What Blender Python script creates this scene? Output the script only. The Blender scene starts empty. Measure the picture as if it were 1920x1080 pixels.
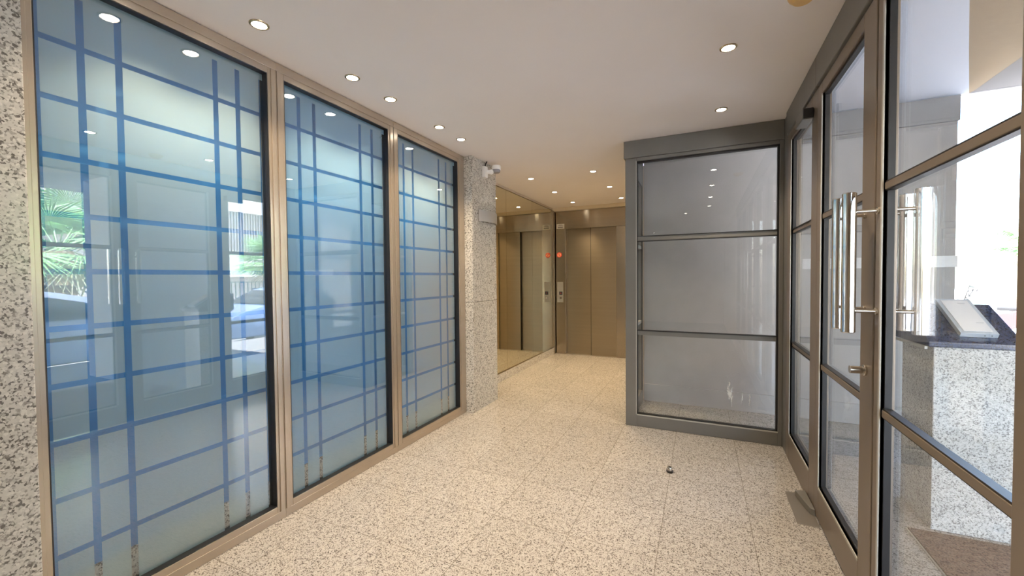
import bpy, bmesh, math, random
from mathutils import Vector, Matrix
random.seed(7)
sc = bpy.context.scene
C = sc.collection
PI = math.pi

# ------------------------------------------------------------------ camera
CAM_H = 1.32
yaw, pitch, roll, FPX = 0.4337, -0.02604, -0.00884, 765.3
F = Vector((-math.sin(yaw)*math.cos(pitch), math.cos(yaw)*math.cos(pitch), math.sin(pitch)))
R0 = Vector((math.cos(yaw), math.sin(yaw), 0)); U0 = R0.cross(F)
R = R0*math.cos(roll) + U0*math.sin(roll)
U = -R0*math.sin(roll) + U0*math.cos(roll)
cd = bpy.data.cameras.new('camera'); cam = bpy.data.objects.new('camera', cd); C.objects.link(cam)
cd.sensor_width = 36; cd.lens = 36*FPX/1920; cd.clip_start = .02; cd.clip_end = 300
M = Matrix((R, U, -F)).transposed().to_4x4(); M.translation = Vector((0, 0, CAM_H)); cam.matrix_world = M
sc.camera = cam

# ------------------------------------------------------------------ colour management, world, sun
sc.view_settings.view_transform = 'Standard'; sc.view_settings.look = 'None'
sc.view_settings.gamma = 1; sc.view_settings.use_curve_mapping = False
sc.view_settings.exposure = 0.0
sc.cycles.use_denoising = True
sc.cycles.max_bounces = 10; sc.cycles.transparent_max_bounces = 24; sc.cycles.diffuse_bounces = 5
sc.cycles.glossy_bounces = 6; sc.cycles.sample_clamp_indirect = 6; sc.cycles.caustics_refractive = False
w = bpy.data.worlds.new('sky'); sc.world = w; w.use_nodes = True
wn = w.node_tree; sky = wn.nodes.new('ShaderNodeTexSky'); sky.sky_type = 'NISHITA'
sky.sun_disc = False; sky.sun_elevation = math.radians(58); sky.sun_rotation = math.radians(235)
sky.air_density = 1.0; sky.dust_density = 2.5
bg = wn.nodes['Background']; bg.inputs['Strength'].default_value = 3.0
wn.links.new(sky.outputs[0], bg.inputs[0])
sl = bpy.data.lights.new('sun', 'SUN'); sl.energy = 110; sl.angle = math.radians(.6); sl.color = (1, .975, .95)
so = bpy.data.objects.new('sun', sl); C.objects.link(so); so.location = (16, 8, 25)
so.rotation_euler = Vector((.08, .03, -1.0)).to_track_quat('-Z', 'Y').to_euler()

SPOT_W = 64; SPOT_COL = (1, .79, .55)

# ------------------------------------------------------------------ measured geometry
XL, XR, H, YB, YK, YE, XM = -2.093, .57, 2.4956, 3.6885, 4.503, 6.696, -2.306

# ------------------------------------------------------------------ materials
def new_mat(name):
    m = bpy.data.materials.new(name); m.use_nodes = True; nt = m.node_tree
    return m, nt, nt.nodes['Principled BSDF']
def pbr(name, col, rough=.5, metal=0, spec=.5, noise=0, nscale=20, bump=0, bscale=200, stretch=None, coat=0):
    m, nt, b = new_mat(name)
    b.inputs['Base Color'].default_value = (*col, 1); b.inputs['Roughness'].default_value = rough
    b.inputs['Metallic'].default_value = metal; b.inputs['Specular IOR Level'].default_value = spec
    b.inputs['Coat Weight'].default_value = coat
    tc = nt.nodes.new('ShaderNodeTexCoord'); mp = nt.nodes.new('ShaderNodeMapping')
    nt.links.new(tc.outputs['Object'], mp.inputs[0])
    if stretch: mp.inputs['Scale'].default_value = stretch
    if noise:
        n = nt.nodes.new('ShaderNodeTexNoise'); n.inputs['Scale'].default_value = nscale; n.inputs['Detail'].default_value = 4
        nt.links.new(mp.outputs[0], n.inputs['Vector'])
        mr = nt.nodes.new('ShaderNodeMapRange'); mr.inputs[1].default_value = .3; mr.inputs[2].default_value = .7
        mr.inputs[3].default_value = 1-noise; mr.inputs[4].default_value = 1+noise
        nt.links.new(n.outputs[0], mr.inputs[0])
        mx = nt.nodes.new('ShaderNodeVectorMath'); mx.operation = 'SCALE'; mx.inputs[0].default_value = col
        nt.links.new(mr.outputs[0], mx.inputs['Scale']); nt.links.new(mx.outputs[0], b.inputs['Base Color'])
    if bump:
        n2 = nt.nodes.new('ShaderNodeTexNoise'); n2.inputs['Scale'].default_value = bscale; n2.inputs['Detail'].default_value = 3
        nt.links.new(mp.outputs[0], n2.inputs['Vector'])
        bp = nt.nodes.new('ShaderNodeBump'); bp.inputs['Strength'].default_value = bump; bp.inputs['Distance'].default_value = .002
        nt.links.new(n2.outputs[0], bp.inputs['Height']); nt.links.new(bp.outputs[0], b.inputs['Normal'])
    return m
def ramp(nt, src, stops):
    r = nt.nodes.new('ShaderNodeValToRGB'); e = r.color_ramp.elements
    e[0].position, e[0].color = stops[0][0], (*stops[0][1], 1); e[1].position, e[1].color = stops[-1][0], (*stops[-1][1], 1)
    for p_, c_ in stops[1:-1]:
        q = e.new(p_); q.color = (*c_, 1)
    nt.links.new(src, r.inputs[0]); return r.outputs[0]
def mixc(nt, fac, a, b, mode='MIX'):
    n = nt.nodes.new('ShaderNodeMix'); n.data_type = 'RGBA'; n.blend_type = mode
    for s, v in ((n.inputs[0], fac), (n.inputs[6], a), (n.inputs[7], b)):
        if hasattr(v, 'is_linked'): nt.links.new(v, s)
        elif isinstance(v, tuple): s.default_value = (*v, 1)
        else: s.default_value = v
    return n.outputs[2]
def granite(name, light, mid, dark, rough=.22, scale=150, tiles=False, joint=(.15, .13, .11), spec=.5, amount=1.0, coat=0):
    m, nt, b = new_mat(name)
    tc = nt.nodes.new('ShaderNodeTexCoord')
    wob = nt.nodes.new('ShaderNodeTexNoise'); wob.inputs['Scale'].default_value = scale*.9; wob.inputs['Detail'].default_value = 2
    nt.links.new(tc.outputs['Object'], wob.inputs['Vector'])
    add = nt.nodes.new('ShaderNodeVectorMath'); add.operation = 'MULTIPLY_ADD'; add.inputs[1].default_value = (1.6/scale,)*3
    nt.links.new(wob.outputs['Color'], add.inputs[0]); nt.links.new(tc.outputs['Object'], add.inputs[2])
    v = nt.nodes.new('ShaderNodeTexVoronoi'); v.inputs['Scale'].default_value = scale; nt.links.new(add.outputs[0], v.inputs['Vector'])
    sx = nt.nodes.new('ShaderNodeSeparateColor'); nt.links.new(v.outputs['Color'], sx.inputs[0])
    n2 = nt.nodes.new('ShaderNodeTexNoise'); n2.inputs['Scale'].default_value = scale*.16; n2.inputs['Detail'].default_value = 3
    nt.links.new(tc.outputs['Object'], n2.inputs['Vector'])
    mm = nt.nodes.new('ShaderNodeMath'); mm.operation = 'MULTIPLY_ADD'; mm.inputs[1].default_value = .55; mm.inputs[2].default_value = -.275
    nt.links.new(n2.outputs[0], mm.inputs[0])
    ad = nt.nodes.new('ShaderNodeMath'); ad.operation = 'ADD'; nt.links.new(sx.outputs[0], ad.inputs[0]); nt.links.new(mm.outputs[0], ad.inputs[1])
    hi = tuple(min(1, q*1.18) for q in light)
    c3 = ramp(nt, ad.outputs[0], [(.0, dark), (.10*amount, dark), (.16*amount, tuple((a_+b_)/2 for a_, b_ in zip(dark, mid))), (.30, mid), (.45, light), (.80, light), (.95, hi)])
    out = c3
    if tiles:
        mp = nt.nodes.new('ShaderNodeMapping'); mp.inputs['Location'].default_value = (.185+.427*20, -1.555+.427*20, 0)
        nt.links.new(tc.outputs['Object'], mp.inputs[0])
        br = nt.nodes.new('ShaderNodeTexBrick'); br.offset = 0; br.squash = 1
        br.inputs['Scale'].default_value = 1; br.inputs['Mortar Size'].default_value = .0015; br.inputs['Mortar Smooth'].default_value = .3
        br.inputs['Brick Width'].default_value = .427; br.inputs['Row Height'].default_value = .427; br.inputs['Bias'].default_value = 0
        br.inputs['Color1'].default_value = (.93, .93, .93, 1); br.inputs['Color2'].default_value = (1.03, 1.03, 1.03, 1); br.inputs['Mortar'].default_value = (1, 1, 1, 1)
        nt.links.new(mp.outputs[0], br.inputs['Vector'])
        t = mixc(nt, 1.0, c3, br.outputs['Color'], 'MULTIPLY')
        out = mixc(nt, br.outputs['Fac'], t, joint)
    nt.links.new(out, b.inputs['Base Color'])
    b.inputs['Roughness'].default_value = rough; b.inputs['Specular IOR Level'].default_value = spec
    b.inputs['Coat Weight'].default_value = coat; b.inputs['Coat Roughness'].default_value = .03
    return m
def glass_mat(name, tint=(.97, .98, .98), ior=1.52, boost=1.0):
    m = bpy.data.materials.new(name); m.use_nodes = True; nt = m.node_tree; nt.nodes.clear()
    o = nt.nodes.new('ShaderNodeOutputMaterial'); mx = nt.nodes.new('ShaderNodeMixShader')
    t = nt.nodes.new('ShaderNodeBsdfTransparent'); t.inputs[0].default_value = (*tint, 1)
    g = nt.nodes.new('ShaderNodeBsdfGlossy'); g.inputs['Roughness'].default_value = 0; g.inputs[0].default_value = (1, 1, 1, 1)
    lw = nt.nodes.new('ShaderNodeLayerWeight'); lw.inputs['Blend'].default_value = .5
    # Schlick-like: symmetric for front and back faces
    pw = nt.nodes.new('ShaderNodeMath'); pw.operation = 'POWER'; pw.inputs[1].default_value = 5
    nt.links.new(lw.outputs['Facing'], pw.inputs[0])
    f0 = ((ior-1)/(ior+1))**2*boost
    mr = nt.nodes.new('ShaderNodeMapRange'); mr.inputs[3].default_value = f0; mr.inputs[4].default_value = 1
    nt.links.new(pw.outputs[0], mr.inputs[0])
    nt.links.new(mr.outputs[0], mx.inputs[0]); nt.links.new(t.outputs[0], mx.inputs[1]); nt.links.new(g.outputs[0], mx.inputs[2]); nt.links.new(mx.outputs[0], o.inputs[0])
    return m
def film_mat(name, col):
    m = bpy.data.materials.new(name); m.use_nodes = True; nt = m.node_tree; nt.nodes.clear()
    o = nt.nodes.new('ShaderNodeOutputMaterial'); mx = nt.nodes.new('ShaderNodeMixShader'); m2 = nt.nodes.new('ShaderNodeMixShader')
    d = nt.nodes.new('ShaderNodeBsdfDiffuse'); d.inputs[0].default_value = (*col, 1)
    tl = nt.nodes.new('ShaderNodeBsdfTranslucent'); tl.inputs[0].default_value = (.6, .75, .8, 1)
    t = nt.nodes.new('ShaderNodeBsdfTransparent'); t.inputs[0].default_value = (.9, .95, .97, 1)
    m2.inputs[0].default_value = .30; nt.links.new(d.outputs[0], m2.inputs[1]); nt.links.new(tl.outputs[0], m2.inputs[2])
    mx.inputs[0].default_value = .40; nt.links.new(m2.outputs[0], mx.inputs[1]); nt.links.new(t.outputs[0], mx.inputs[2]); nt.links.new(mx.outputs[0], o.inputs[0])
    return m
def emit(name, col, s):
    m = bpy.data.materials.new(name); m.use_nodes = True; nt = m.node_tree; nt.nodes.clear()
    o = nt.nodes.new('ShaderNodeOutputMaterial'); e = nt.nodes.new('ShaderNodeEmission'); e.inputs[0].default_value = (*col, 1); e.inputs[1].default_value = s
    nt.links.new(e.outputs[0], o.inputs[0]); return m

floor_m = granite('floor granite', (.42, .40, .375), (.315, .292, .27), (.10, .088, .08), rough=.17, scale=230, tiles=True)
band_m = granite('grey granite band', (.40, .39, .38), (.33, .32, .31), (.16, .15, .15), rough=.25, scale=120)
pillar_m = granite('pillar granite', (.56, .54, .49), (.40, .38, .34), (.14, .13, .115), rough=.16, scale=150)
plinth_m = granite('plinth granite', (.60, .60, .575), (.47, .465, .44), (.22, .215, .205), rough=.1, scale=210)
slab_m = granite('black polished granite', (.035, .052, .11), (.02, .03, .065), (.007, .009, .018), rough=.08, scale=260)
mat_m = granite('brown doormat pile', (.16, .11, .085), (.12, .08, .06), (.06, .04, .03), rough=.95, scale=160, spec=.1)
ceil_m = pbr('ceiling paint', (.86, .82, .815), .75, noise=.015, nscale=2)
alu_m = pbr('bronze anodised aluminium', (.25, .205, .165), .38, metal=.5, noise=.03, nscale=6, bump=.03, bscale=300)
alug_m = pbr('grey painted aluminium', (.20, .195, .182), .42, metal=.35, noise=.04, nscale=5)
aluw_m = pbr('pale aluminium frame', (.50, .425, .345), .26, metal=.7, noise=.03, nscale=6)
alue_m = pbr('bright aluminium edge', (.48, .475, .44), .5, metal=.25)
gask_m = pbr('black rubber gasket', (.012, .012, .013), .45)
glass_m = glass_mat('clear glass', boost=1.25)
glassl_m = glass_mat('window glass', tint=(.96, .98, .985), boost=2.1)
films = {1: film_mat('frosted film', (.64, .80, .80)), 2: film_mat('bluer frosted film', (.48, .73, .88)), 3: film_mat('pale frosted film', (.62, .78, .80))}
blue_m = pbr('blue backing board', (.045, .22, .50), .6, noise=.12, nscale=3)
mirror_m = pbr('mirror', (.68, .645, .50), .0, metal=1)
steel_m = pbr('brushed steel', (.50, .42, .33), .30, metal=.95, noise=.05, nscale=3, bump=.05, bscale=60, stretch=(18, 1, .35))
steeld_m = pbr('brushed steel door', (.43, .355, .28), .36, metal=.9, noise=.06, nscale=2, bump=.05, bscale=60, stretch=(18, 1, .35))
steell_m = pbr('brushed steel plate', (.40, .37, .33), .45, metal=.9)
chrome_m = pbr('chrome', (.86, .86, .85), .06, metal=1)
chromed_m = pbr('satin chrome', (.60, .56, .50), .25, metal=1)
white_m = pbr('white plastic', (.92, .92, .90), .35)
black_m = pbr('black plastic', (.02, .02, .022), .3)
wallp_m = pbr('grey plaster', (.455, .44, .43), .8, noise=.05, nscale=5, bump=.6, bscale=160)
wallb_m = pbr('grey plaster band', (.33, .325, .33), .8, noise=.04, nscale=8, bump=.5, bscale=180)
beige_m = pbr('beige plaster', (.62, .56, .48), .8, noise=.04, nscale=4)
porch_m = pbr('white porch ceiling paint', (.74, .77, .85), .8)  # blue of the skylight is mixed into the ceiling white
ochre_m = pbr('ochre render', (.27, .195, .115), .9, noise=.06, nscale=30, bump=.4, bscale=120)
greys_m = pbr('grey soffit render', (.13, .125, .13), .9)
stripw_m = pbr('white painted rail', (.88, .88, .88), .4)
bulb_m = emit('halogen lamp face', (1, .93, .82), 26)
trimring_m = pbr('brass downlight ring', (.60, .46, .28), .25, metal=.9)
steelring_m = pbr('nickel downlight ring', (.45, .42, .38), .3, metal=.9)
red_m = pbr('red sign print', (.72, .05, .03), .5)
paper_m = pbr('white sign paper', (.74, .72, .66), .6)
orange_m = pbr('orange sign face', (.85, .42, .22), .5)
ink_m = pbr('grey print', (.12, .11, .10), .6)
asph_m = pbr('sunlit asphalt', (.34, .34, .34), .85, noise=.12, nscale=6)
pave_m = pbr('pale paving', (.50, .50, .49), .8, noise=.06, nscale=5)
bldg_m = pbr('pale building render', (.60, .56, .52), .85, noise=.03, nscale=3)
slat_m = pbr('grey louvre slats', (.40, .38, .36), .6)
dark_m = pbr('shaded recess paint', (.20, .20, .20), .7)
fence_m = pbr('dark green fence metal', (.07, .10, .09), .5)
leaf_m = pbr('palm leaf green', (.24, .42, .20), .3, noise=.3, nscale=8)
leafl_m = pbr('dry palm leaf', (.50, .52, .36), .6, noise=.2, nscale=8)
trunk_m = pbr('palm trunk fibre', (.22, .17, .12), .9, noise=.3, nscale=30, bump=.6, bscale=60)
car_m = pbr('silver blue car paint', (.42, .50, .66), .25, metal=.35, coat=.8)
card_m = pbr('dark blue car paint', (.10, .16, .30), .25, metal=.35, coat=.8)
carg_m = pbr('dark car window glass', (.02, .025, .03), .05, spec=.8)
tyre_m = pbr('black tyre rubber', (.02, .02, .02), .8)
scoot_m = pbr('white scooter fairing', (.82, .82, .82), .3)
scootr_m = pbr('dark scooter body', (.12, .05, .05), .3)

def brushed(name, col, rough, an):
    m = pbr(name, col, rough, metal=1, noise=.03, nscale=2, bump=.03, bscale=60, stretch=(.35, 1, 18))
    nt = m.node_tree; b = nt.nodes['Principled BSDF']; b.inputs['Anisotropic'].default_value = an
    c = nt.nodes.new('ShaderNodeCombineXYZ'); c.inputs[2].default_value = 1; nt.links.new(c.outputs[0], b.inputs['Tangent']); return m
steel_m = brushed('brushed steel', (.43, .365, .275), .22, .8)
steeld_m = brushed('brushed steel door', (.335, .285, .215), .34, .6)
# ------------------------------------------------------------------ mesh helpers
class MB:
    def __init__(s): s.bm = bmesh.new()
    def box(s, x0, x1, y0, y1, z0, z1, bev=0):
        b = bmesh.new(); bmesh.ops.create_cube(b, size=1)
        bmesh.ops.scale(b, vec=(abs(x1-x0), abs(y1-y0), abs(z1-z0)), verts=b.verts)
        bmesh.ops.translate(b, vec=((x0+x1)/2, (y0+y1)/2, (z0+z1)/2), verts=b.verts)
        if bev: bmesh.ops.bevel(b, geom=b.edges[:], offset=bev, segments=2, affect='EDGES', profile=.6)
        return s._merge(b)
    def _merge(s, b, mat=None):
        if mat is not None: b.transform(mat)
        me = bpy.data.meshes.new('t'); b.to_mesh(me); b.free(); s.bm.from_mesh(me); bpy.data.meshes.remove(me); return s
    def cyl(s, p0, p1, r, r2=None, seg=24, caps=True):
        p0, p1 = Vector(p0), Vector(p1); d = p1-p0; b = bmesh.new()
        bmesh.ops.create_cone(b, cap_ends=caps, segments=seg, radius1=r, radius2=r if r2 is None else r2, depth=d.length)
        m = Matrix.Translation((p0+p1)/2) @ d.to_track_quat('Z', 'Y').to_matrix().to_4x4()
        return s._merge(b, m)
    def tube(s, pts, r, seg=12):
        for a, b_ in zip(pts, pts[1:]): s.cyl(a, b_, r, seg=seg)
        for q in pts[1:-1]: s.ball(q, (r, r, r), 10, 6)
        return s
    def ball(s, c, rad, u=20, v=12):
        b = bmesh.new(); bmesh.ops.create_uvsphere(b, u_segments=u, v_segments=v, radius=1)
        bmesh.ops.scale(b, vec=rad, verts=b.verts); bmesh.ops.translate(b, vec=c, verts=b.verts); return s._merge(b)
    def torus(s, c, R_, r, axis='X', n=36, k=10):
        b = bmesh.new(); vs = []
        for i in range(n):
            a = 2*PI*i/n; row = []
            for j in range(k):
                t = 2*PI*j/k; q = (R_+r*math.cos(t)); x, y, z = q*math.cos(a), q*math.sin(a), r*math.sin(t)
                p = {'Z': (x, y, z), 'X': (z, x, y), 'Y': (x, z, y)}[axis]
                row.append(b.verts.new(Vector(p)+Vector(c)))
            vs.append(row)
        for i in range(n):
            for j in range(k): b.faces.new((vs[i][j], vs[(i+1) % n][j], vs[(i+1) % n][(j+1) % k], vs[i][(j+1) % k]))
        bmesh.ops.recalc_face_normals(b, faces=b.faces); return s._merge(b)
    def lathe(s, prof, c, seg=32, mat=None):
        b = bmesh.new(); rows = []
        for i in range(seg):
            a = 2*PI*i/seg; rows.append([b.verts.new((r*math.cos(a), r*math.sin(a), z)) for r, z in prof])
        for i in range(seg):
            for j in range(len(prof)-1):
                b.faces.new((rows[i][j], rows[(i+1) % seg][j], rows[(i+1) % seg][j+1], rows[i][j+1]))
        bmesh.ops.remove_doubles(b, verts=b.verts, dist=1e-6); bmesh.ops.recalc_face_normals(b, faces=b.faces)
        return s._merge(b, Matrix.Translation(c) @ (mat or Matrix.Identity(4)))
    def prism(s, poly, h0, h1, axis='Z'):
        """poly in the two other axes (order xyz without axis)"""
        b = bmesh.new()
        def P(u, v, h): return {'Z': (u, v, h), 'Y': (u, h, v), 'X': (h, u, v)}[axis]
        lo = [b.verts.new(P(u, v, h0)) for u, v in poly]; hi = [b.verts.new(P(u, v, h1)) for u, v in poly]
        n = len(poly); b.faces.new(lo); b.faces.new(hi[::-1])
        for i in range(n): b.faces.new((lo[i], lo[(i+1) % n], hi[(i+1) % n], hi[i]))
        bmesh.ops.recalc_face_normals(b, faces=b.faces); return s._merge(b)
    def quad(s, *pts):
        f = s.bm.faces.new([s.bm.verts.new(p) for p in pts]); return s
    def build(s, name, mat, parent=None, smooth=False, bevel=0):
        me = bpy.data.meshes.new(name); s.bm.to_mesh(me); s.bm.free()
        for m_ in (mat if isinstance(mat, (list, tuple)) else [mat]): me.materials.append(m_)
        o = bpy.data.objects.new(name, me); C.objects.link(o)
        if parent: o.parent = parent; o.matrix_parent_inverse = Matrix.Translation(-parent.location) if parent.type == 'EMPTY' else Matrix.Identity(4)
        if smooth:
            for p_ in me.polygons: p_.use_smooth = True
            me.set_sharp_from_angle(angle=math.radians(40))
        if bevel:
            bv = o.modifiers.new('b', 'BEVEL'); bv.width = bevel; bv.segments = 2; bv.limit_method = 'ANGLE'
        return o
def empty(name, loc):
    o = bpy.data.objects.new(name, None); C.objects.link(o); o.location = loc; o.empty_display_size = .1; return o
def tag(o, label, cat, group=None, kind=None):
    o['label'] = label; o['category'] = cat
    if group: o['group'] = group
    if kind: o['kind'] = kind
    return o
def structure(o, label=None):
    o['kind'] = 'structure'
    if label: o['label'] = label
    return o
def BX(*a, bev=0): return MB().box(*a, bev=bev)

# ================================================================== SHELL
structure(BX(-2.6, 2.9, -5.1, 7.2, -.25, 0).build('floor', floor_m))
structure(MB().prism([(-2.7, -5.1), (.63, -5.1), (.63, 3.76), (-.60, 3.76), (-.60, 7.2), (-2.7, 7.2)], H, H+.24).build('ceiling', ceil_m))
# near granite pillar left of first window
structure(BX(-2.45, -2.0, -.06, .5555, 0, H-.001, bev=.004).build('granite_pillar', pillar_m), 'speckled granite pillar at the left edge')
p_far = MB(); p_far.box(-2.45, -2.002, 3.425, 3.93, 1.083, H-.001, bev=.003); p_far.box(-2.45, -2.002, 3.425, 3.93, 0, 1.080, bev=.003)
structure(p_far.build('granite_pillar', pillar_m), 'speckled granite pillar between the last blue window and the mirror')
structure(BX(-2.6, -2.12, -5.1, -.06, 0, H).build('wall_left', beige_m))
structure(BX(-2.6, XM-.008, 3.93, 7.0, 0, H).build('wall_left_hall', beige_m))
structure(BX(-2.55, -2.245, .5, 3.5, 0, H).build('wall_left_cavity', blue_m))
structure(BX(-2.7, .7, -5.1, -5.0, 0, H).build('wall_near', beige_m))
structure(BX(XR, XR+.12, -5.0, -.66, 0, H).build('wall_right', beige_m))
structure(BX(-2.6, .2, YE+.12, YE+.3, 0, H).build('wall_far', beige_m))
structure(BX(-.61, -.40, YK+.06, YE+.12, 0, H).build('wall_right_hall', beige_m))
# outside grey wall seen through the glazing
wk = MB(); wk.box(-.55, 1.87, YK+.012, YK+.2, 0, 2.545); structure(wk.build('wall_porch', wallp_m))
structure(BX(-.55, 1.87, YK-.004, YK+.012, 0, .18).build('baseboard_porch', wallp_m, bevel=.003))
structure(BX(-.55, 1.875, YK-.01, YK+.2, 2.5455, 2.744).build('trim_porch', wallb_m))
structure(BX(.84, 1.875, YK-.008, YK+.012, 1.372, 1.464).build('trim_rail', stripw_m))  # plain white strip along the porch wall
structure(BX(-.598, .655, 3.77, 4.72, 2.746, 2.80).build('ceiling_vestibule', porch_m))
# porch ceiling (sky-tinted white, ochre, grey parts) and building mass above
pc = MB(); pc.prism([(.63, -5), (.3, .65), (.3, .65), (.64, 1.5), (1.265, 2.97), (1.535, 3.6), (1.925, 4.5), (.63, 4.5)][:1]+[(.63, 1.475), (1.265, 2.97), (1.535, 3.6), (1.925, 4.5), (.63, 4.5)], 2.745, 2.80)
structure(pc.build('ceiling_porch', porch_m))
structure(MB().prism([(.63, -5), (4.8, -5), (4.8, 1), (1.915, 3.87), (1.93, 4.42), (1.925, 4.5), (1.535, 3.6), (1.265, 2.97), (.63, 1.475)], 2.7455, 2.80).build('ceiling_ochre', ochre_m))
structure(MB().prism([(4.8, 1), (4.8, 4.5), (1.925, 4.5), (1.93, 4.42), (1.915, 3.87)], 2.745, 2.80).build('ceiling_soffit', greys_m))
structure(BX(-2.9, 4.8, -5.2, 4.72, 2.801, 6.5).build('roof', wallp_m))
structure(BX(-2.9, -.3, 4.72, 7.2, 2.75, 6.5).build('roof_hall', wallp_m))
structure(BX(XR-.01, .66, -5.0, 3.765, H+.001, 2.745).build('trim_lintel', alug_m))
structure(BX(-2.31, -.61, YE-.03, YE, 2.435, H-.001, bev=.004).build('trim_cornice', pbr('cream cornice paint', (.68, .60, .46), .6)))
# darker granite strip and floor recess outside
structure(BX(.64, 2.9, 3.68, 3.98, -.001, .0012).build('trim_floor_band', band_m))
structure(BX(.967, 2.7, 1.0, 2.752, -.002, .004).build('trim_mat_frame', alue_m))
mt = BX(.975, 2.69, 1.0, 2.744, .004, .010).build('doormat', mat_m)
tag(mt, 'brown bristle doormat on the porch floor in front of the granite plinth', 'doormat')
# street
structure(BX(2.9, 5.1, -12, 26, -.28, -.04).build('ground_sidewalk', pbr('grey sidewalk paving', (.15, .15, .15), .8, noise=.06, nscale=5)))  # paving colour darkened to stand in for shade on the sidewalk
structure(BX(5.1, 40, -30, 60, -.5, -.30).build('ground_street', asph_m))
structure(BX(4.0, 5.1, 7.2, 60, -.5, -.05).build('ground_pavement', pave_m))
structure(BX(-2.9, 4.0, 7.2, 60, -.5, -.05).build('ground_forecourt', pave_m))
structure(BX(2.9, 3.75, 2.75, 4.1, -.04, 2.744).build('pillar_porch', wallp_m))

# mirror wall
sk = MB(); sk.box(XM-.01, XM+.012, 3.94, YE-.02, 0, .105, bev=.003); structure(sk.build('baseboard_hall', pillar_m))
mw = empty('wall_mirror', (XM, 3.94, .11)); tag(mw, 'wall of tall mirror panels on a granite skirting beside the elevator', 'mirror')
ys = [3.94, 4.818, 5.718, 6.618]
for a, b_ in zip(ys, ys[1:]):
    MB().box(XM-.006, XM, a+.0015, b_-.0015, .112, 2.455).build('mirror_panel', mirror_m, mw)
BX(XM-.006, XM+.006, 3.94, 6.62, 2.456, 2.462).build('top_trim', steel_m, mw)
BX(XM-.006, XM+.012, 3.94, 6.62, .1055, .1118).build('bottom_trim', steel_m, mw)

# ================================================================== LEFT WINDOWS
def left_window(n, y0, y1, g0, g1, vs, label):
    """frame y0..y1, glass g0..g1"""
    r = structure(empty('window_%d' % n, (XL, y0, 0)), label)
    f = MB()
    f.box(-2.16, XL, g0, g1, 2.418, H-.002); f.box(-2.16, XL, g0, g1, 0.001, .078)
    f.box(-2.16, XL, y0, g0, .001, H-.002); f.box(-2.16, XL, g1, y1, .001, H-.002)
    # profile ribs
    f.box(XL, XL+.006, y0, y1, 2.448, H-.003); f.box(XL, XL+.004, y0, y1, .001, .045)
    if g0-y0 > .03: f.box(XL, XL+.006, y0+.004, g0-.016, .045, 2.448)
    if y1-g1 > .03: f.box(XL, XL+.006, g1+.016, y1-.004, .045, 2.448)
    f.build('window_frame', aluw_m, r, bevel=.0015)
    g = MB(); t = .004
    g.box(-2.145, XL-.001, g0-.0, g0+t, .078, 2.418); g.box(-2.145, XL-.001, g1-t, g1, .078, 2.418)
    g.box(-2.145, XL-.001, g0+t, g1-t, 2.414, 2.418); g.box(-2.145, XL-.001, g0+t, g1-t, .078, .082)
    g.build('gasket', gask_m, r)
    BX(-2.129, -2.123, g0+t, g1-t, .082, 2.414).build('glass_pane', glassl_m, r)
    # frosted cells with clear strips between them
    x = -2.1305; hs = .0105; wv = .0115
    zs = [.307+.2098*i for i in range(10)]
    zb = [.082]; 
    for z in zs: zb += [z-hs, z+hs]
    zb += [2.414]
    yb = [g0+.004]
    for v in vs: yb += [v-wv, v+wv]
    yb += [g1-.004]
    m = MB()
    for i in range(0, len(yb), 2):
        for j in range(0, len(zb), 2):
            a, b_, c, d = yb[i], yb[i+1], zb[j], zb[j+1]
            if b_-a < .002: continue
            m.quad((x, a, c), (x, b_, c), (x, b_, d), (x, a, d))
    for v in vs:     # strips stop short of the head of the glass
        m.quad((x, v-wv, 2.38), (x, v+wv, 2.38), (x, v+wv, 2.414), (x, v-wv, 2.414))
    m.build('frosted_film', films[n], r)
    BX(-2.243, -2.215, y0, y1, .178, 2.49).build('backing_board', blue_m, r)
    BX(-2.244, -2.20, y0, y1, .001, .177).build('granite_sill', pillar_m, r)
left_window(1, .557, 1.497, .606, 1.4513, [.618, .738, .850, 1.212, 1.316, 1.438], 'first blue window, nearest the granite pillar at the left edge')
left_window(2, 1.4975, 2.425, 1.5445, 2.3733, [1.560, 1.662, 1.766, 2.133, 2.244, 2.357], 'second blue window, in the middle of the three')
left_window(3, 2.4255, 3.4245, 2.4785, 3.318, [2.490, 2.585, 2.698, 3.061, 3.172, 3.304], 'third blue window, beside the far granite pillar')

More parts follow.
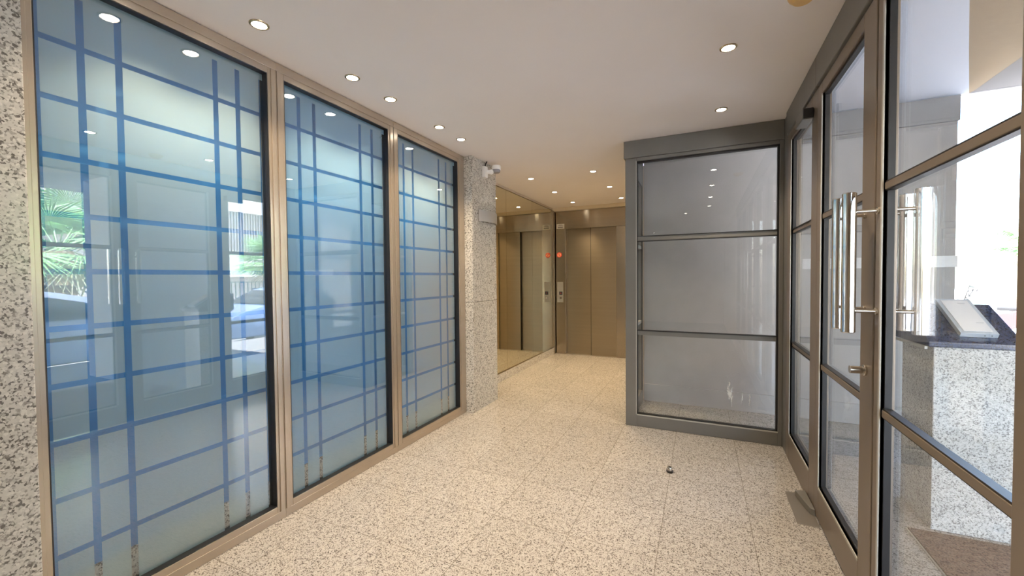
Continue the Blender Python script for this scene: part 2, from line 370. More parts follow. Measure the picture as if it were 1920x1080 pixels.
# ================================================================== DOOR WALL (plane x = XR)
GX = .602
def bars_x(m, y0, y1, x0=XR+.014, x1=XR+.034):
    for z in (1.624, .832): m.box(x0, x1, y0, y1, z-.0125, z+.0125)
def side_light(n, y0, y1, g0, g1, label):
    r = structure(empty('window_%d' % n, (XR, y0, 0)), label)
    f = MB()
    f.box(XR, XR+.06, y0, g0, .001, 2.33); f.box(XR, XR+.06, g1, y1, .001, 2.33)
    f.box(XR, XR+.06, g0, g1, 2.264, 2.33); f.box(XR, XR+.06, g0, g1, .001, .19)
    f.build('window_frame', alu_m, r, bevel=.003)
    h = MB(); h.box(XR-.012, XR+.07, y0, y1, 2.3305, H-.001); h.build('header', alug_m, r, bevel=.003)
    t = MB(); bars_x(t, g0, g1); t.build('glazing_bar', alu_m, r, bevel=.002)
    e = MB(); e.box(XR-.0012, XR+.012, g1, g1+.012, .19, 2.264); e.box(XR-.0012, XR+.012, g0, g1, .178, .19); e.build('glazing_bead', alue_m, r)
    k = MB(); q = .006
    for a, b_, c, d in ((g0, g0+q*.4, .19, 2.264), (g1-q, g1, .19, 2.264), (g0, g1, 2.253, 2.264), (g0, g1, .19, .199)): k.box(XR+.012, XR+.032, a, b_, c, d)
    for z in (1.624, .832): k.box(XR+.009, XR+.0335, g0, g1, z+.0126, z+.018); k.box(XR+.009, XR+.0335, g0, g1, z-.0165, z-.0126)
    k.build('gasket', gask_m, r)
    BX(GX-.003, GX+.003, g0, g1, .19, 2.264).build('glass_pane', glass_m, r)
side_light(4, 2.715, 3.55, 2.845, 3.43, 'narrow glass side light between the door and the glass partition')
side_light(5, .20, 1.045, .30, .93, 'glass side light nearest the camera on the right')
side_light(6, -.655, .195, -.55, .09, 'glass side light behind the camera')
# corner post
structure(BX(XR, .66, 3.551, 3.80, .001, H-.001, bev=.004).build('trim_corner', alug_m))

def leaf(n, y0, y1, g0, g1, lock_side, label, yh, hinge):
    r = structure(empty('door_%d' % n, (XR, y0, 0)), label)
    f = MB(); zt = 2.325
    f.box(XR, XR+.042, y0, g0, .012, zt); f.box(XR, XR+.042, g1, y1, .012, zt)
    f.box(XR, XR+.042, g0, g1, 2.264, zt); f.box(XR, XR+.042, g0, g1, .012, .185)
    f.build('door_frame', alu_m, r, bevel=.003)
    t = MB(); bars_x(t, g0, g1, XR+.006, XR+.032); t.build('glazing_bar', alu_m, r, bevel=.002)
    e = MB(); e.box(XR-.0012, XR+.012, g1, g1+.012, .185, 2.264); e.box(XR-.0012, XR+.012, g0, g1, .173, .185); e.build('glazing_bead', alue_m, r)
    k = MB(); q = .007
    for a, b_, c, d in ((g0, g0+q*.3, .185, 2.264), (g1-q, g1, .185, 2.264), (g0, g1, 2.25, 2.264), (g0, g1, .185, .196)): k.box(XR+.012, XR+.032, a, b_, c, d)
    for z in (1.624, .832): k.box(XR+.009, XR+.0335, g0, g1, z+.0126, z+.018); k.box(XR+.009, XR+.0335, g0, g1, z-.0165, z-.0126)
    k.build('gasket', gask_m, r)
    BX(GX-.003, GX+.003, g0, g1, .185, 2.264).build('glass_pane', glass_m, r)
    # pull handles, one inside and one outside
    for xh in (.487, .686):
        m = MB(); rr = .0215
        m.lathe([(0, 0), (rr*.85, 0), (rr, .003), (rr, .503), (rr*.85, .506), (0, .506)], (xh, yh, 1.108))
        hd = m.build('door_handle', chrome_m, r, smooth=True)
        for z in (1.188, 1.545):
            xf = XR if xh < XR else XR+.042
            br = MB(); br.cyl((xh, yh, z), (xf, yh, z), .007, seg=16); br.cyl((xf+(-.006 if xh < XR else .006), yh, z), (xf, yh, z), .013, seg=20)
            br.build('bracket', chromed_m, hd, smooth=True)
    return r
d1 = leaf(1, 1.9035, 2.7145, 2.03, 2.632, 0, 'glass entrance door leaf with the lock knob, hinged beside the side light', 1.985, 1)
d2 = leaf(2, 1.0455, 1.8885, 1.16, 1.832, 1, 'glass entrance door leaf nearer the camera', 1.862, 0)
BX(XR+.01, XR+.045, 1.8885, 1.9035, .012, 2.325).build('meeting_seal', gask_m, d1)
structure(BX(XR-.012, XR+.07, 1.0455, 2.7145, 2.331, H-.001).build('door_header', alug_m, bevel=.003))
kb = MB(); kb.cyl((XR, 1.965, .955), (XR-.008, 1.965, .955), .021); kb.cyl((XR-.008, 1.965, .955), (XR-.05, 1.965, .955), .0135, .015)
kb.build('lock_knob', chromed_m, d1, smooth=True, bevel=.001)
kb = MB(); kb.box(XR-.055, XR-.0015, 2.80, 2.98, 2.195, 2.255, bev=.004); kb.build('door_closer', alug_m, d1)
kb = MB(); kb.box(XR-.052, XR-.004, 2.79, 2.7995, 2.198, 2.252, bev=.002); kb.build('closer_cap', black_m, d1)  # black plate makes the end face of the closer dark
# floor pivot and plate
fp = BX(.468, .5685, 2.565, 2.925, .0005, .003, bev=.001).build('floor_plate', steell_m)
tag(fp, 'thin flat steel plate on the floor under the door pivot', 'floor plate')
pv = MB(); pv.prism([(.512, 2.885), (.566, 2.905), (.5685, 2.72), (.5685, 2.68), (.548, 2.69)], .0035, .038)
pvo = pv.build('door_pivot', alug_m, bevel=.003); tag(pvo, 'grey metal pivot block standing on the steel floor plate at the door', 'door pivot')

# ================================================================== GLASS PARTITION (plane y = YB)
r = structure(empty('window_7', (-.605, YB, 0)), 'large glass partition with two bars left of the entrance door')
x0, x1, gx0, gx1 = -.605, .57, -.509, .541
f = MB(); f.box(x0, gx0, YB, YB+.075, .001, 2.345); f.box(gx1, x1-.0005, YB, YB+.075, .001, 2.345)
f.box(gx0, gx1, YB, YB+.075, 2.317, 2.345); f.box(gx0, gx1, YB, YB+.075, .001, .108)
f.build('window_frame', alug_m, r, bevel=.003)
BX(x0-.012, x1-.0005, YB-.008, YB+.08, 2.346, H-.001).build('header', alug_m, r, bevel=.003)
t = MB(); t.box(gx0, gx1, YB+.02, YB+.075, 1.628, 1.665); t.box(gx0, gx1, YB+.02, YB+.075, .805, .842); t.build('glazing_bar', alug_m, r, bevel=.002)
k = MB()
for a, b_, c, d in ((gx0, gx0+.005, .108, 2.317), (gx1-.012, gx1, .108, 2.317), (gx0, gx1, 2.303, 2.317), (gx0, gx1, .108, .115), (gx0, gx1, 1.6655, 1.670), (gx0, gx1, .8425, .849), (gx0, gx1, 1.622, 1.6275)):
    k.box(a, b_, YB+.012, YB+.05, c, d)
k.build('gasket', gask_m, r)
e = MB(); e.box(gx0-.006, gx0, YB-.0015, YB+.012, .108, 2.317); e.box(gx0, gx1, YB-.0015, YB+.012, .100, .108); e.build('glazing_bead', alue_m, r)
BX(gx0, gx1, YB+.058, YB+.064, .108, 2.317).build('glass_pane', glass_m, r)
# dried streaks on the lower pane
def streak_mat():
    m = bpy.data.materials.new('dried streaks'); m.use_nodes = True; nt = m.node_tree; b = nt.nodes['Principled BSDF']
    b.inputs['Base Color'].default_value = (.8, .8, .78, 1); b.inputs['Roughness'].default_value = .7
    tc = nt.nodes.new('ShaderNodeTexCoord'); n = nt.nodes.new('ShaderNodeTexNoise'); n.inputs['Scale'].default_value = 60; n.inputs['Detail'].default_value = 5
    mp = nt.nodes.new('ShaderNodeMapping'); mp.inputs['Scale'].default_value = (1, 1, .35); nt.links.new(tc.outputs['Object'], mp.inputs[0]); nt.links.new(mp.outputs[0], n.inputs['Vector'])
    mr = nt.nodes.new('ShaderNodeMapRange'); mr.inputs[1].default_value = .47; mr.inputs[2].default_value = .62; mr.inputs[3].default_value = 0; mr.inputs[4].default_value = .55
    nt.links.new(n.outputs[0], mr.inputs[0]); nt.links.new(mr.outputs[0], b.inputs['Alpha']); return m
m = MB(); gy = YB+.0575
m.prism([(.190, .49), (.214, .50), (.222, .43), (.236, .40), (.238, .33), (.226, .29), (.205, .31), (.196, .36), (.194, .43)], gy-.0003, gy, 'Y')
m.prism([(.222, .288), (.236, .285), (.233, .24), (.224, .245)], gy-.0003, gy, 'Y')
m.prism([(.300, .42), (.306, .42), (.310, .26), (.304, .26)], gy-.0003, gy, 'Y')
m.prism([(.352, .36), (.366, .36), (.356, .24), (.346, .25)], gy-.0003, gy, 'Y')
m.build('dried_streak', streak_mat(), r)
# its return side
r = structure(empty('window_8', (-.605, YB+.08, 0)), 'glass return side of the partition, seen through its front pane')
f = MB(); a0, a1 = YB+.081, 4.497
f.box(-.605, -.555, a0, a0+.05, .001, 2.44); f.box(-.605, -.555, a1-.075, a1, .001, 2.44); f.box(-.605, -.555, a0+.05, a1-.075, 2.25, 2.44); f.box(-.605, -.555, a0+.05, a1-.075, .001, .13)
f.build('window_frame', alug_m, r, bevel=.003)
t = MB(); t.box(-.60, -.56, a0+.05, a1-.075, 1.60, 1.63); t.box(-.60, -.56, a0+.05, a1-.075, .835, .862); t.build('glazing_bar', alue_m, r, bevel=.002)
k = MB(); k.box(-.56, -.5545, a1-.085, a1-.075, .13, 2.25); k.box(-.56, -.5545, a0+.05, a1-.085, 2.24, 2.25); k.build('gasket', gask_m, r)
BX(-.583, -.577, a0+.05, a1-.085, .13, 2.24).build('glass_pane', glass_m, r)
structure(BX(-.609, -.553, YB+.081, 4.502, 2.4405, H-.001).build('trim_return', alug_m))

# ================================================================== ELEVATOR
el = empty('elevator', (-1.67, YE, 0)); tag(el, 'bronze brushed steel elevator front with two closed sliding panels', 'elevator')
yb = YE
fr = MB(); fr.box(-2.262, -2.094, yb, yb+.1, .002, 2.13); fr.box(-1.242, -.612, yb, yb+.1, .002, 2.13)
fr.build('door_jamb', steel_m, el, bevel=.002)
BX(-2.262, -.612, yb-.004, yb+.1, 2.131, 2.43).build('header_panel', steel_m, el, bevel=.002)
BX(-2.0935, -1.648, yb+.075, yb+.095, .006, 2.13).build('sliding_panel', steeld_m, el, bevel=.001)
BX(-1.662, -1.2425, yb+.03, yb+.05, .006, 2.13).build('sliding_panel', steeld_m, el, bevel=.001)
BX(-1.668, -1.6625, yb+.03, yb+.0745, .006, 2.13).build('door_seal', gask_m, el)  # black strip added so the gap between the panels reads as shaded
BX(-2.0935, -1.2425, yb+.001, yb+.1, .0005, .006).build('sill', steell_m, el)
cpn = MB(); cpn.box(XM, -2.272, YE-.045, YE+.1, .001, 2.434, bev=.002); cpn.box(XM, XM+.02, YE-.075, YE-.045, .11, 2.45, bev=.002)
cpn.build('corner_profile', steel_m, el)
cp = empty('call_panel', (-2.185, YE, .87)); tag(cp, 'slim steel elevator call panel with black square display left of the doors', 'call panel')
BX(-2.243, -2.135, YE-.006, YE-.0005, .885, 1.235, bev=.002).build('plate', steell_m, cp)
BX(-2.207, -2.147, YE-.0085, YE-.006, 1.012, 1.070, bev=.001).build('display', black_m, cp)
a_ = MB(); a_.prism([(-2.185, 1.037), (-2.169, 1.037), (-2.177, 1.052)], YE-.0092, YE-.0085, 'Y'); a_.build('display_arrow', red_m, cp)
bt = MB(); bt.cyl((-2.176, YE-.006, .958), (-2.176, YE-.013, .958), .016); bt.build('button', chrome_m, cp, smooth=True)
# notice above
nt_ = empty('notice_plate', (-2.175, YE, 2.13)); tag(nt_, 'small white notice with dark lines of print on the elevator header', 'notice')
BX(-2.246, -2.108, YE-.0065, YE-.0045, 2.137, 2.222).build('sheet', paper_m, nt_)
for z, xa, xb in ((2.205, -2.205, -2.145), (2.196, -2.225, -2.128), (2.172, -2.225, -2.13), (2.164, -2.222, -2.134), (2.156, -2.225, -2.13)): BX(xa, xb, YE-.0071, YE-.0065, z-.0028, z+.0028).build('printed_line', ink_m, nt_)
ps = empty('prohibition_sign', (-2.203, YE, 1.66)); tag(ps, 'round red prohibition sticker on the steel left of the elevator doors', 'sign')
m = MB(); m.cyl((-2.203, YE-.0005, 1.697), (-2.203, YE-.002, 1.697), .036, seg=40); m.build('sign_face', orange_m, ps)
m = MB(); m.torus((-2.203, YE-.0022, 1.697), .037, .0065, 'Y', 44, 8); m.build('red_ring', red_m, ps)
m = MB(); m.prism([(-2.229, 1.717), (-2.223, 1.723), (-2.177, 1.677), (-2.183, 1.671)], YE-.003, YE-.002, 'Y'); m.build('slash', red_m, ps)
m = MB(); m.cyl((-2.205, YE-.0022, 1.716), (-2.205, YE-.0026, 1.716), .006, seg=14); m.box(-2.211, -2.199, YE-.0026, YE-.002, 1.69, 1.709); m.box(-2.211, -2.206, YE-.0026, YE-.002, 1.672, 1.69); m.box(-2.203, -2.198, YE-.0026, YE-.002, 1.672, 1.69)
m.build('pictogram', ink_m, ps)

# ================================================================== DOWNLIGHTS
def make_downlight():
    r = empty('ceiling_downlight', (0, 0, 0))
    m = MB(); m.lathe([(.030, 0), (.0315, -.004), (.037, -.0045), (.041, -.0025), (.042, 0), (.030, 0)], (0, 0, 0), 36); o = m.build('ring', trimring_m, r, smooth=True)
    m = MB(); m.lathe([(0, -.0075), (.016, -.0068), (.026, -.0045), (.0305, -.001)], (0, 0, 0), 32); m.build('lamp', bulb_m, r, smooth=True)
    return r
proto = make_downlight()
spot = bpy.data.lights.new('downlight_beam', 'SPOT'); spot.energy = SPOT_W; spot.color = SPOT_COL; spot.spot_size = math.radians(104); spot.spot_blend = .75; spot.shadow_soft_size = .025
spot_hall = spot.copy(); spot_hall.energy = SPOT_W*1.25; spot_hall.color = (1, .74, .44)
spec = [
 (-1.852, .931, 'ceiling downlight seen only as the reflection above the first window, nearest its pillar', 'w'),
 (-1.852, 1.251, 'ceiling downlight beside the first blue window, largest in the left row', 'w'),
 (-1.852, 1.805, 'ceiling downlight beside the second blue window, nearer of its pair', 'w'),
 (-1.852, 2.127, 'ceiling downlight beside the second blue window, farther of its pair', 'w'),
 (-1.852, 2.679, 'ceiling downlight beside the third blue window, nearer of its pair', 'w'),
 (-1.852, 2.995, 'ceiling downlight beside the third blue window, closest to the far pillar', 'w'),
 (.125, 2.414, 'ceiling downlight right of the middle, nearer the camera of the two there', 'm'),
 (.127, 3.278, 'ceiling downlight right in front of the glass partition header', 'm'),
 (.125, 1.555, 'ceiling downlight overhead, first reflected behind the partition glass', 'm'),
 (.125, .69, 'ceiling downlight behind the camera, third reflected in the partition glass', 'm'),
 (.125, -.17, 'ceiling downlight behind the camera, fourth reflected in the partition glass', 'm'),
 (-.266, -.858, 'ceiling downlight behind the camera, left of the row reflected in the partition', 'm'),
 (-1.157, -4.2, 'ceiling downlight far behind the camera near the back wall', 'm'),
 (-1.846, 4.549, 'hall ceiling downlight just past the pillar, nearest of the mirror row', 'h'),
 (-1.843, 5.41, 'hall ceiling downlight in the middle of the row along the mirror', 'h'),
 (-1.838, 6.273, 'hall ceiling downlight in front of the elevator, end of the mirror row', 'h'),
 (-1.096, 4.545, 'hall ceiling downlight of the right row, nearest the camera', 'h'),
 (-1.09, 5.42, 'hall ceiling downlight in the middle of the right row by the partition', 'h'),
 (-1.088, 6.269, 'hall ceiling downlight beside the partition edge, closest to the elevator wall', 'h'),
]
GR = {'w': 'downlights along the blue windows', 'm': 'downlights along the middle of the lobby', 'h': 'downlights of the elevator hall'}
for i, (x, y, lab, g) in enumerate(spec):
    if i == 0: o = proto
    else:
        o = proto.copy(); C.objects.link(o)
        for ch in list(proto.children):
            c = ch.copy(); C.objects.link(c); c.parent = o
    o.location = (x, y, H-.0005); tag(o, lab, 'downlight', GR[g])
    l = bpy.data.objects.new('downlight_beam', spot_hall if g == 'h' else spot); C.objects.link(l); l.location = (x, y, H-.014)
# smoke detector / cap at the top edge
m = MB(); m.lathe([(0, -.030), (.034, -.028), (.050, -.012), (.055, 0), (0, 0)], (.385, 2.10, H-.0005), 32)
o = m.build('ceiling_detector', pbr('amber plastic', (.72, .48, .20), .4), smooth=True); tag(o, 'amber round ceiling fitting near the door header at the top edge', 'detector')

# ================================================================== PILLAR FITTINGS
px = -2.002
ms = empty('motion_sensor', (px, 3.72, 2.36)); tag(ms, 'white motion sensor mounted high on the granite pillar under the ceiling', 'motion sensor')
BX(px, px+.035, 3.625, 3.69, 2.33, 2.44, bev=.006).build('base', white_m, ms)
m = MB(); m.cyl((px+.035, 3.66, 2.385), (px+.07, 3.68, 2.385), .02); m.ball((px+.075, 3.685, 2.385), (.026, .026, .026)); m.build('swivel_joint', white_m, ms, smooth=True)
m = MB(); m.lathe([(0, -.022), (.036, -.022), (.046, -.012), (.05, .02), (.044, .03), (0, .03)], (px+.11, 3.73, 2.425), 28); m.build('sensor_head', white_m, ms, smooth=True)
m = MB(); m.lathe([(0, -.028), (.034, -.026), (.041, -.018), (.041, .004), (0, .004)], (px+.112, 3.725, 2.408), 28); m.build('lens', pbr('grey sensor lens', (.33, .33, .36), .25), ms, smooth=True)
m = MB(); m.tube([(px+.02, 3.66, 2.44), (px+.022, 3.67, 2.47), (px+.03, 3.68, 2.494)], .006, 8); m.build('cable', black_m, ms)
wl = empty('wall_light', (px, 3.73, 1.87)); tag(wl, 'curved satin metal wall light shade on the granite pillar', 'wall light')
m = MB(); n = 14; ya, yc = 3.535, 3.925
pts = []
for i in range(n+1):
    t = i/n; pts.append((px+.012+.055*math.sin(PI*t)**.8, ya+(yc-ya)*t))
for i in range(n):
    (xa, y_a), (xb, y_b) = pts[i], pts[i+1]
    m.prism([(xa, y_a), (xb, y_b), (xb-.003, y_b), (xa-.003, y_a)], 1.878, 1.99)
m.build('shade', pbr('satin wall light metal', (.42, .40, .37), .4, metal=.3), wl, smooth=False)
BX(px, px+.012, 3.60, 3.86, 1.90, 1.965).build('back_plate', black_m, wl)

# ================================================================== FLOOR STOP
ds = empty('door_stop', (-.187, 2.905, 0)); tag(ds, 'small metal door stop with black rubber ring on the floor before the partition', 'door stop')
m = MB(); m.lathe([(0, 0), (.021, 0), (.023, .004), (.023, .013), (.019, .016), (0, .016)], (-.187, 2.905, 0.0005), 28); m.build('rubber_ring', black_m, ds, smooth=True)
m = MB(); m.lathe([(0, .0165), (.0165, .0165), (.0165, .032), (.0145, .035), (.008, .036), (.007, .031), (0, .031)], (-.187, 2.905, 0), 28); m.build('metal_cap', chromed_m, ds, smooth=True)
m = MB(); m.cyl((-.187, 2.905, .0315), (-.187, 2.905, .0365), .0072, seg=16); m.build('screw_hole', black_m, ds)

# ================================================================== PLINTH AND ENTRY PANEL
pl = empty('intercom_plinth', (1.23, 2.95, 0)); tag(pl, 'pale speckled granite plinth with sloping black top, outside the entrance door', 'plinth')
BX(1.079, 1.385, 2.785, 3.14, .001, .948, bev=.004).build('granite_block', plinth_m, pl)
ang = math.atan2(.155, .25)
m = MB(); m.prism([(2.762, .949), (2.762, .978), (3.045, 1.152), (3.165, 1.152), (3.165, .949)], 1.052, 1.398, 'X'); m.build('sloping_slab', slab_m, pl, bevel=.003)
BX(1.040, 1.0515, 2.775, 3.15, .935, .949).build('drip_edge', alue_m, pl)
ip = empty('entry_panel', (1.25, 2.8, .99)); tag(ip, 'pale framed entry panel lying on the sloping black plinth top', 'entry panel')
def on_slope(bmx, ox=1.249, oy=2.80, oz=1.0015): # local: x right, y up the slope, z normal
    return Matrix.Translation((ox, oy, oz)) @ Matrix.Rotation(ang, 4, 'X')
m = MB(); b = bmesh.new(); bmesh.ops.create_cube(b, size=1); bmesh.ops.scale(b, vec=(.138, .30, .024), verts=b.verts); bmesh.ops.translate(b, vec=(0, .15, .0125), verts=b.verts); bmesh.ops.bevel(b, geom=b.edges[:], offset=.0012, segments=1, affect='EDGES'); m._merge(b, on_slope(0)); m.build('frame', pbr('pale blue metal', (.55, .62, .70), .35, metal=.3), ip)
m = MB(); b = bmesh.new(); bmesh.ops.create_cube(b, size=1); bmesh.ops.scale(b, vec=(.105, .265, .002), verts=b.verts); bmesh.ops.translate(b, vec=(0, .15, .0258), verts=b.verts); m._merge(b, on_slope(0)); m.build('name_sheet', pbr('white name sheet', (.85, .86, .88), .25), ip)
for yy, xa in ((.255, .02), (.085, .03)):
    m = MB()
    b = bmesh.new(); bmesh.ops.create_cube(b, size=1); bmesh.ops.scale(b, vec=(.028, .003, .001), verts=b.verts); bmesh.ops.translate(b, vec=(xa, yy, .0274), verts=b.verts); m._merge(b, on_slope(0)); m.build('printed_line', pbr('pale grey print', (.4, .42, .45), .5), ip)
for xa in (.02, .045):
    m = MB()
    b = bmesh.new(); bmesh.ops.create_cone(b, cap_ends=True, segments=12, radius1=.0025, radius2=.0025, depth=.002)
    m._merge(b, on_slope(0) @ Matrix.Translation((xa, -.0008, .0125)) @ Matrix.Rotation(PI/2, 4, 'X')); m.build('screw', black_m, ip)

# ================================================================== STREET
# building opposite
def building():
    r = empty('apartment_building', (14.5, 9, -.3)); tag(r, 'pale building with vertical louvre balconies across the street, mirrored in the blue windows', 'building')
    X = 14.0
    BX(X+.6, X+8, -14, 24, -.3, 7.5).build('wall', bldg_m, r)
    m = MB(); m.box(X-.1, X+.6, -8, 8.9, 3.1, 3.75); m.box(X-.1, X+.6, 9.6, 19, 1.45, 2.4); m.box(X-.1, X+.6, 9.6, 19, 4.25, 4.9); m.box(X-.1, X+.6, 5.8, 6.5, 3.75, 6.5); m.box(X-.1, X+.6, -8, 9.4, 6.4, 7)
    m.build('balcony_slab', pbr('white balcony render', (.72, .69, .64), .8), r)
    m = MB(); y = -8.
    while y < 8.9:
        if not 5.75 < y < 6.5: m.box(X+.05, X+.13, y, y+.05, 3.75, 6.4)
        y += .13
    y = 9.6
    while y < 19:
        m.box(X+.05, X+.13, y, y+.05, 2.4, 4.25); y += .12
    m.build('louvres', slat_m, r)
building()
fe = empty('street_fence', (12.5, 12, -.3)); tag(fe, 'dark vertical bar fence before the building across the street', 'fence')
m = MB(); y = 8.0
while y < 20: m.box(12.5, 12.53, y, y+.03, -.3, 1.25); y += .16
m.build('bars', fence_m, fe); BX(12.49, 12.54, 8, 20, 1.2, 1.25).build('top_rail', fence_m, fe); BX(12.49, 12.54, 8, 20, -.1, -.05).build('bottom_rail', fence_m, fe)
hedge = BX(12.8, 13.2, -8, 8.5, -.3, 1.2).build('garden_wall', bldg_m); tag(hedge, 'low rendered garden wall behind the parked car across the street', 'garden wall')

def palm(x, y, z, label, s=1.0, nl=34, seed=1):
    rnd = random.Random(seed)
    r = empty('fan_palm', (x, y, -.3)); tag(r, label, 'palm', 'fan palms across the street')
    m = MB(); k = 9
    for i in range(k):
        z0 = -.3+(z+.3)*i/k; m.cyl((x, y, z0), (x, y, z0+(z+.3)/k*1.02), .17*s, .145*s, seg=14)
    m.build('trunk', trunk_m, r)
    gm, lm = bmesh.new(), bmesh.new()
    for i in range(nl):
        a = rnd.uniform(0, 2*PI); el_ = rnd.uniform(-.75, 1.25); L = rnd.uniform(.55, .95)*s
        d = Vector((math.cos(a)*math.cos(el_), math.sin(a)*math.cos(el_), math.sin(el_)))
        c = Vector((x, y, z))+d*L*.75
        side = d.cross(Vector((0, 0, 1))); side = side.normalized() if side.length > .1 else Vector((1, 0, 0))
        nrm = side.cross(d).normalized(); bm_ = gm if el_ > -.25 or rnd.random() < .3 else lm
        nb = 30; Rr = rnd.uniform(.55, .8)*s
        prev = c-d*.02
        # petiole
        q = [bm_.verts.new(p_) for p_ in (Vector((x, y, z))+side*.015, Vector((x, y, z))-side*.015, c-side*.01, c+side*.01)]; bm_.faces.new(q)
        for j in range(nb):
            t0 = (j/(nb)-.5)*3.9; tm = t0+3.9/nb*.5; t1 = t0+3.9/nb*.80
            def dirv(t): return d*math.cos(t)+side*math.sin(t)
            r1 = Rr*.38; r2 = Rr*(1.0+rnd.uniform(-.08, .08))
            fold = nrm*(.02*s)
            droop = Vector((0, 0, -rnd.uniform(.05, .22)*s))
            a0, am, a1 = c+dirv(t0)*r1, c+dirv(tm)*r1+fold, c+dirv(t1)*r1
            tip = c+dirv(tm)*r2+droop
            v = [bm_.verts.new(p_) for p_ in (c, a0, am, a1, tip)]
            bm_.faces.new((v[0], v[1], v[2])); bm_.faces.new((v[0], v[2], v[3])); bm_.faces.new((v[1], v[4], v[2])); bm_.faces.new((v[2], v[4], v[3]))
    for bm_, nm, mm in ((gm, 'crown', leaf_m), (lm, 'dry_leaves', leafl_m)):
        w_ = MB(); w_.bm.free(); w_.bm = bm_; w_.build(nm, mm, r)
palm(9.0, 4.1, 2.0, 'fan palm behind the silver car, mirrored in the first window', 1.7, 38, 3)
palm(10.0, 10.0, 1.9, 'fan palm behind the scooters, mirrored beside the first mullion', 1.2, 30, 5)
palm(10.4, 21, 2.3, 'fan palm down the street at the right edge of the view', 1.0, 34, 8)

def car(x, y, label, paint, flip=1, cat='car'):
    """length along y, nose towards +y*flip"""
    r = empty('parked_car', (x, y, -.3)); tag(r, label, cat, 'cars parked along the street')
    z0 = -.3
    prof = [(-2.1, .35), (-2.12, .75), (-2.0, .98), (-1.55, 1.02), (-1.15, 1.36), (-.6, 1.46), (.1, 1.45), (.55, 1.34), (1.15, 1.0), (1.75, .86), (2.05, .70), (2.12, .42), (2.05, .28), (-2.05, .25)]
    # loft across the width with tumblehome
    def section(hw_low, hw_top, prf, name, mat, smooth=True):
        b = bmesh.new(); rows = []
        for s_ in (-1, -.97, -.6, 0, .6, .97, 1):
            row = []
            for (py, pz) in prf:
                hw = hw_low if pz < .95 else hw_low+(hw_top-hw_low)*min(1, (pz-.95)/.5)
                sh = .02 if abs(s_) == 1 else 0
                row.append(b.verts.new((x+hw*s_, y+py*flip*(1-.02*(abs(s_) == 1)), z0+pz-(sh if pz > .6 else -sh))))
            rows.append(row)
        n = len(prf)
        for i in range(len(rows)-1):
            for j in range(n): b.faces.new((rows[i][j], rows[i+1][j], rows[i+1][(j+1) % n], rows[i][(j+1) % n]))
        b.faces.new(rows[0]); b.faces.new(rows[-1][::-1]); bmesh.ops.recalc_face_normals(b, faces=b.faces)
        w_ = MB(); w_.bm.free(); w_.bm = b; return w_.build(name, mat, r, smooth=smooth)
    section(.86, .64, prof, 'body', paint)
    side = [(-1.35, 1.0), (-1.02, 1.30), (-.55, 1.385), (.08, 1.375), (.5, 1.27), (.98, .99)]
    for s_ in (-1, 1):
        w_ = MB()
        b = bmesh.new()
        def hw(pz): return .86+(.64-.86)*min(1, max(0, (pz-.95)/.5))
        lo = [b.verts.new((x+s_*(hw(pz)+.004), y+py*flip, z0+pz-.012)) for py, pz in side]; hi = [b.verts.new((x+s_*(hw(pz)-.02), y+py*flip, z0+pz-.012)) for py, pz in side]
        b.faces.new(lo); b.faces.new(hi[::-1])
        for i in range(6): b.faces.new((lo[i], lo[(i+1) % 6], hi[(i+1) % 6], hi[i]))
        bmesh.ops.recalc_face_normals(b, faces=b.faces); w_._merge(b); w_.build('side_window', carg_m, r)
    for (ya_, za, yb_, zb_) in ((.60, 1.34, 1.13, 1.03), (-1.17, 1.37, -1.52, 1.06)):
        w_ = MB(); n_ = .006; w_.quad((x-.56, y+ya_*flip, z0+za+n_), (x+.56, y+ya_*flip, z0+za+n_), (x+.72, y+yb_*flip, z0+zb_+n_), (x-.72, y+yb_*flip, z0+zb_+n_)); w_.build('windscreen', carg_m, r)
    for sy in (-1.3, 1.32):
        for s_ in (-1, 1):
            w_ = MB(); w_.torus((x+s_*.78, y+sy*flip, z0+.31), .235, .075, 'X', 30, 10); wh = w_.build('wheel', tyre_m, r, smooth=True)
            w_ = MB(); w_.cyl((x+s_*.74, y+sy*flip, z0+.31), (x+s_*.84, y+sy*flip, z0+.31), .17, seg=24); w_.build('hubcap', alue_m, wh)
    for s_ in (-1, 1): w_ = MB(); w_.box(x+s_*.62-.16, x+s_*.62+.16, y+2.0*flip-.07, y+2.0*flip+.07, z0+.58, z0+.72, bev=.02); w_.build('headlamp', alue_m, r)
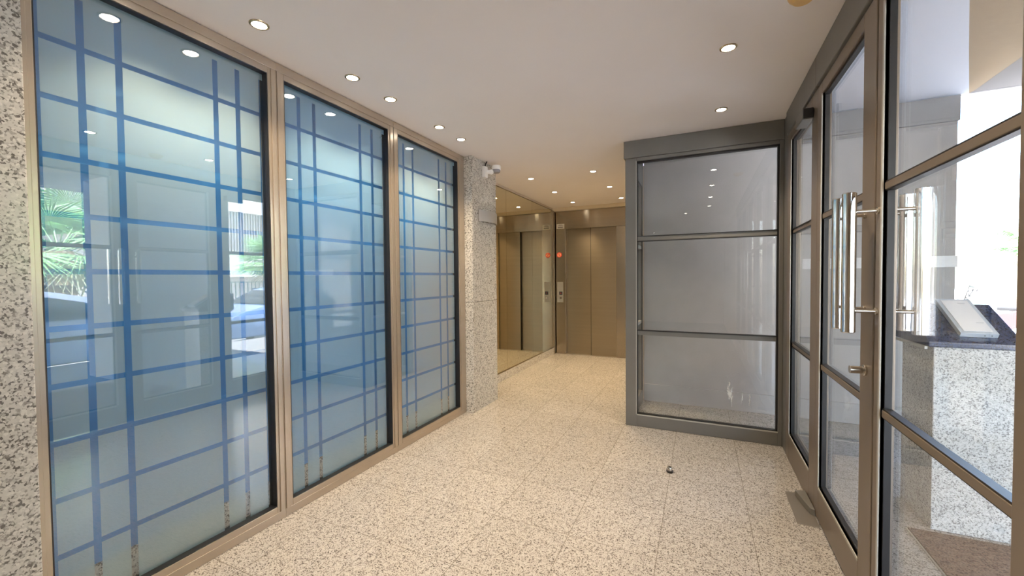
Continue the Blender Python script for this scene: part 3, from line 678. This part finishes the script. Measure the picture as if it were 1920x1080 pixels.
car(6.0, 2.75, 'silver blue hatchback parked at the kerb, mirrored in the first window', car_m, 1)
car(6.1, 7.6, 'dark blue car parked ahead of the silver one, mirrored low in the window', card_m, -1)

def scooter(x, y, rz, label, paint):
    r = empty('scooter', (0, 0, 0)); tag(r, label, 'scooter', 'scooters parked across the street')
    parts = []
    for yy in (-.62, .62):
        m = MB(); m.torus((0, yy, .27), .20, .065, 'X', 28, 10); parts.append(m.build('wheel', tyre_m, r, smooth=True))
        m = MB(); m.cyl((-.04, yy, .27), (.04, yy, .27), .12, seg=20); m.build('hub', alue_m, parts[-1])
    m = MB(); m.prism([(-.80, .50), (-.78, .68), (-.35, .78), (-.05, .70), (0, .40), (.18, .30), (.34, .34), (.42, .95), (.52, .98), (.58, .5), (.40, .2), (-.1, .18), (-.35, .40)], -.15, .15, 'X'); parts.append(m.build('fairing', paint, r, bevel=.03))
    m = MB(); m.box(-.14, .14, -.72, -.05, .76, .85, bev=.03); parts.append(m.build('seat', black_m, r))
    m = MB(); m.cyl((0, .62, .27), (0, .42, 1.02), .025); m.tube([(-.33, .34, 1.05), (-.12, .42, 1.03), (.12, .42, 1.03), (.33, .34, 1.05)], .015); parts.append(m.build('handlebar', chrome_m, r))
    m = MB(); m.prism([(.44, .98), (.36, 1.35), (.37, 1.35), (.47, .98)], -.17, .17, 'X'); parts.append(m.build('windshield', carg_m, r))
    for s_ in (-1, 1):
        m = MB(); m.tube([(s_*.2, .38, 1.04), (s_*.26, .36, 1.18)], .007); m.ball((s_*.27, .36, 1.2), (.05, .015, .035)); m.build('rear_mirror', black_m, r)
    m = MB(); m.box(-.17, .17, -.98, -.68, .82, 1.1, bev=.04); parts.append(m.build('top_case', paint, r))
    r.location = (x, y, -.3); r.rotation_euler.z = rz
    return r
scooter(9.2, 8.35, 1.2, 'white scooter parked behind the dark blue car, nearer of two', scoot_m)
scooter(9.3, 9.4, 1.4, 'white scooter parked behind the dark blue car, farther of two', scoot_m)
scooter(6.2, 13.3, .9, 'dark scooter standing alone down the street beyond the plinth', scootr_m)
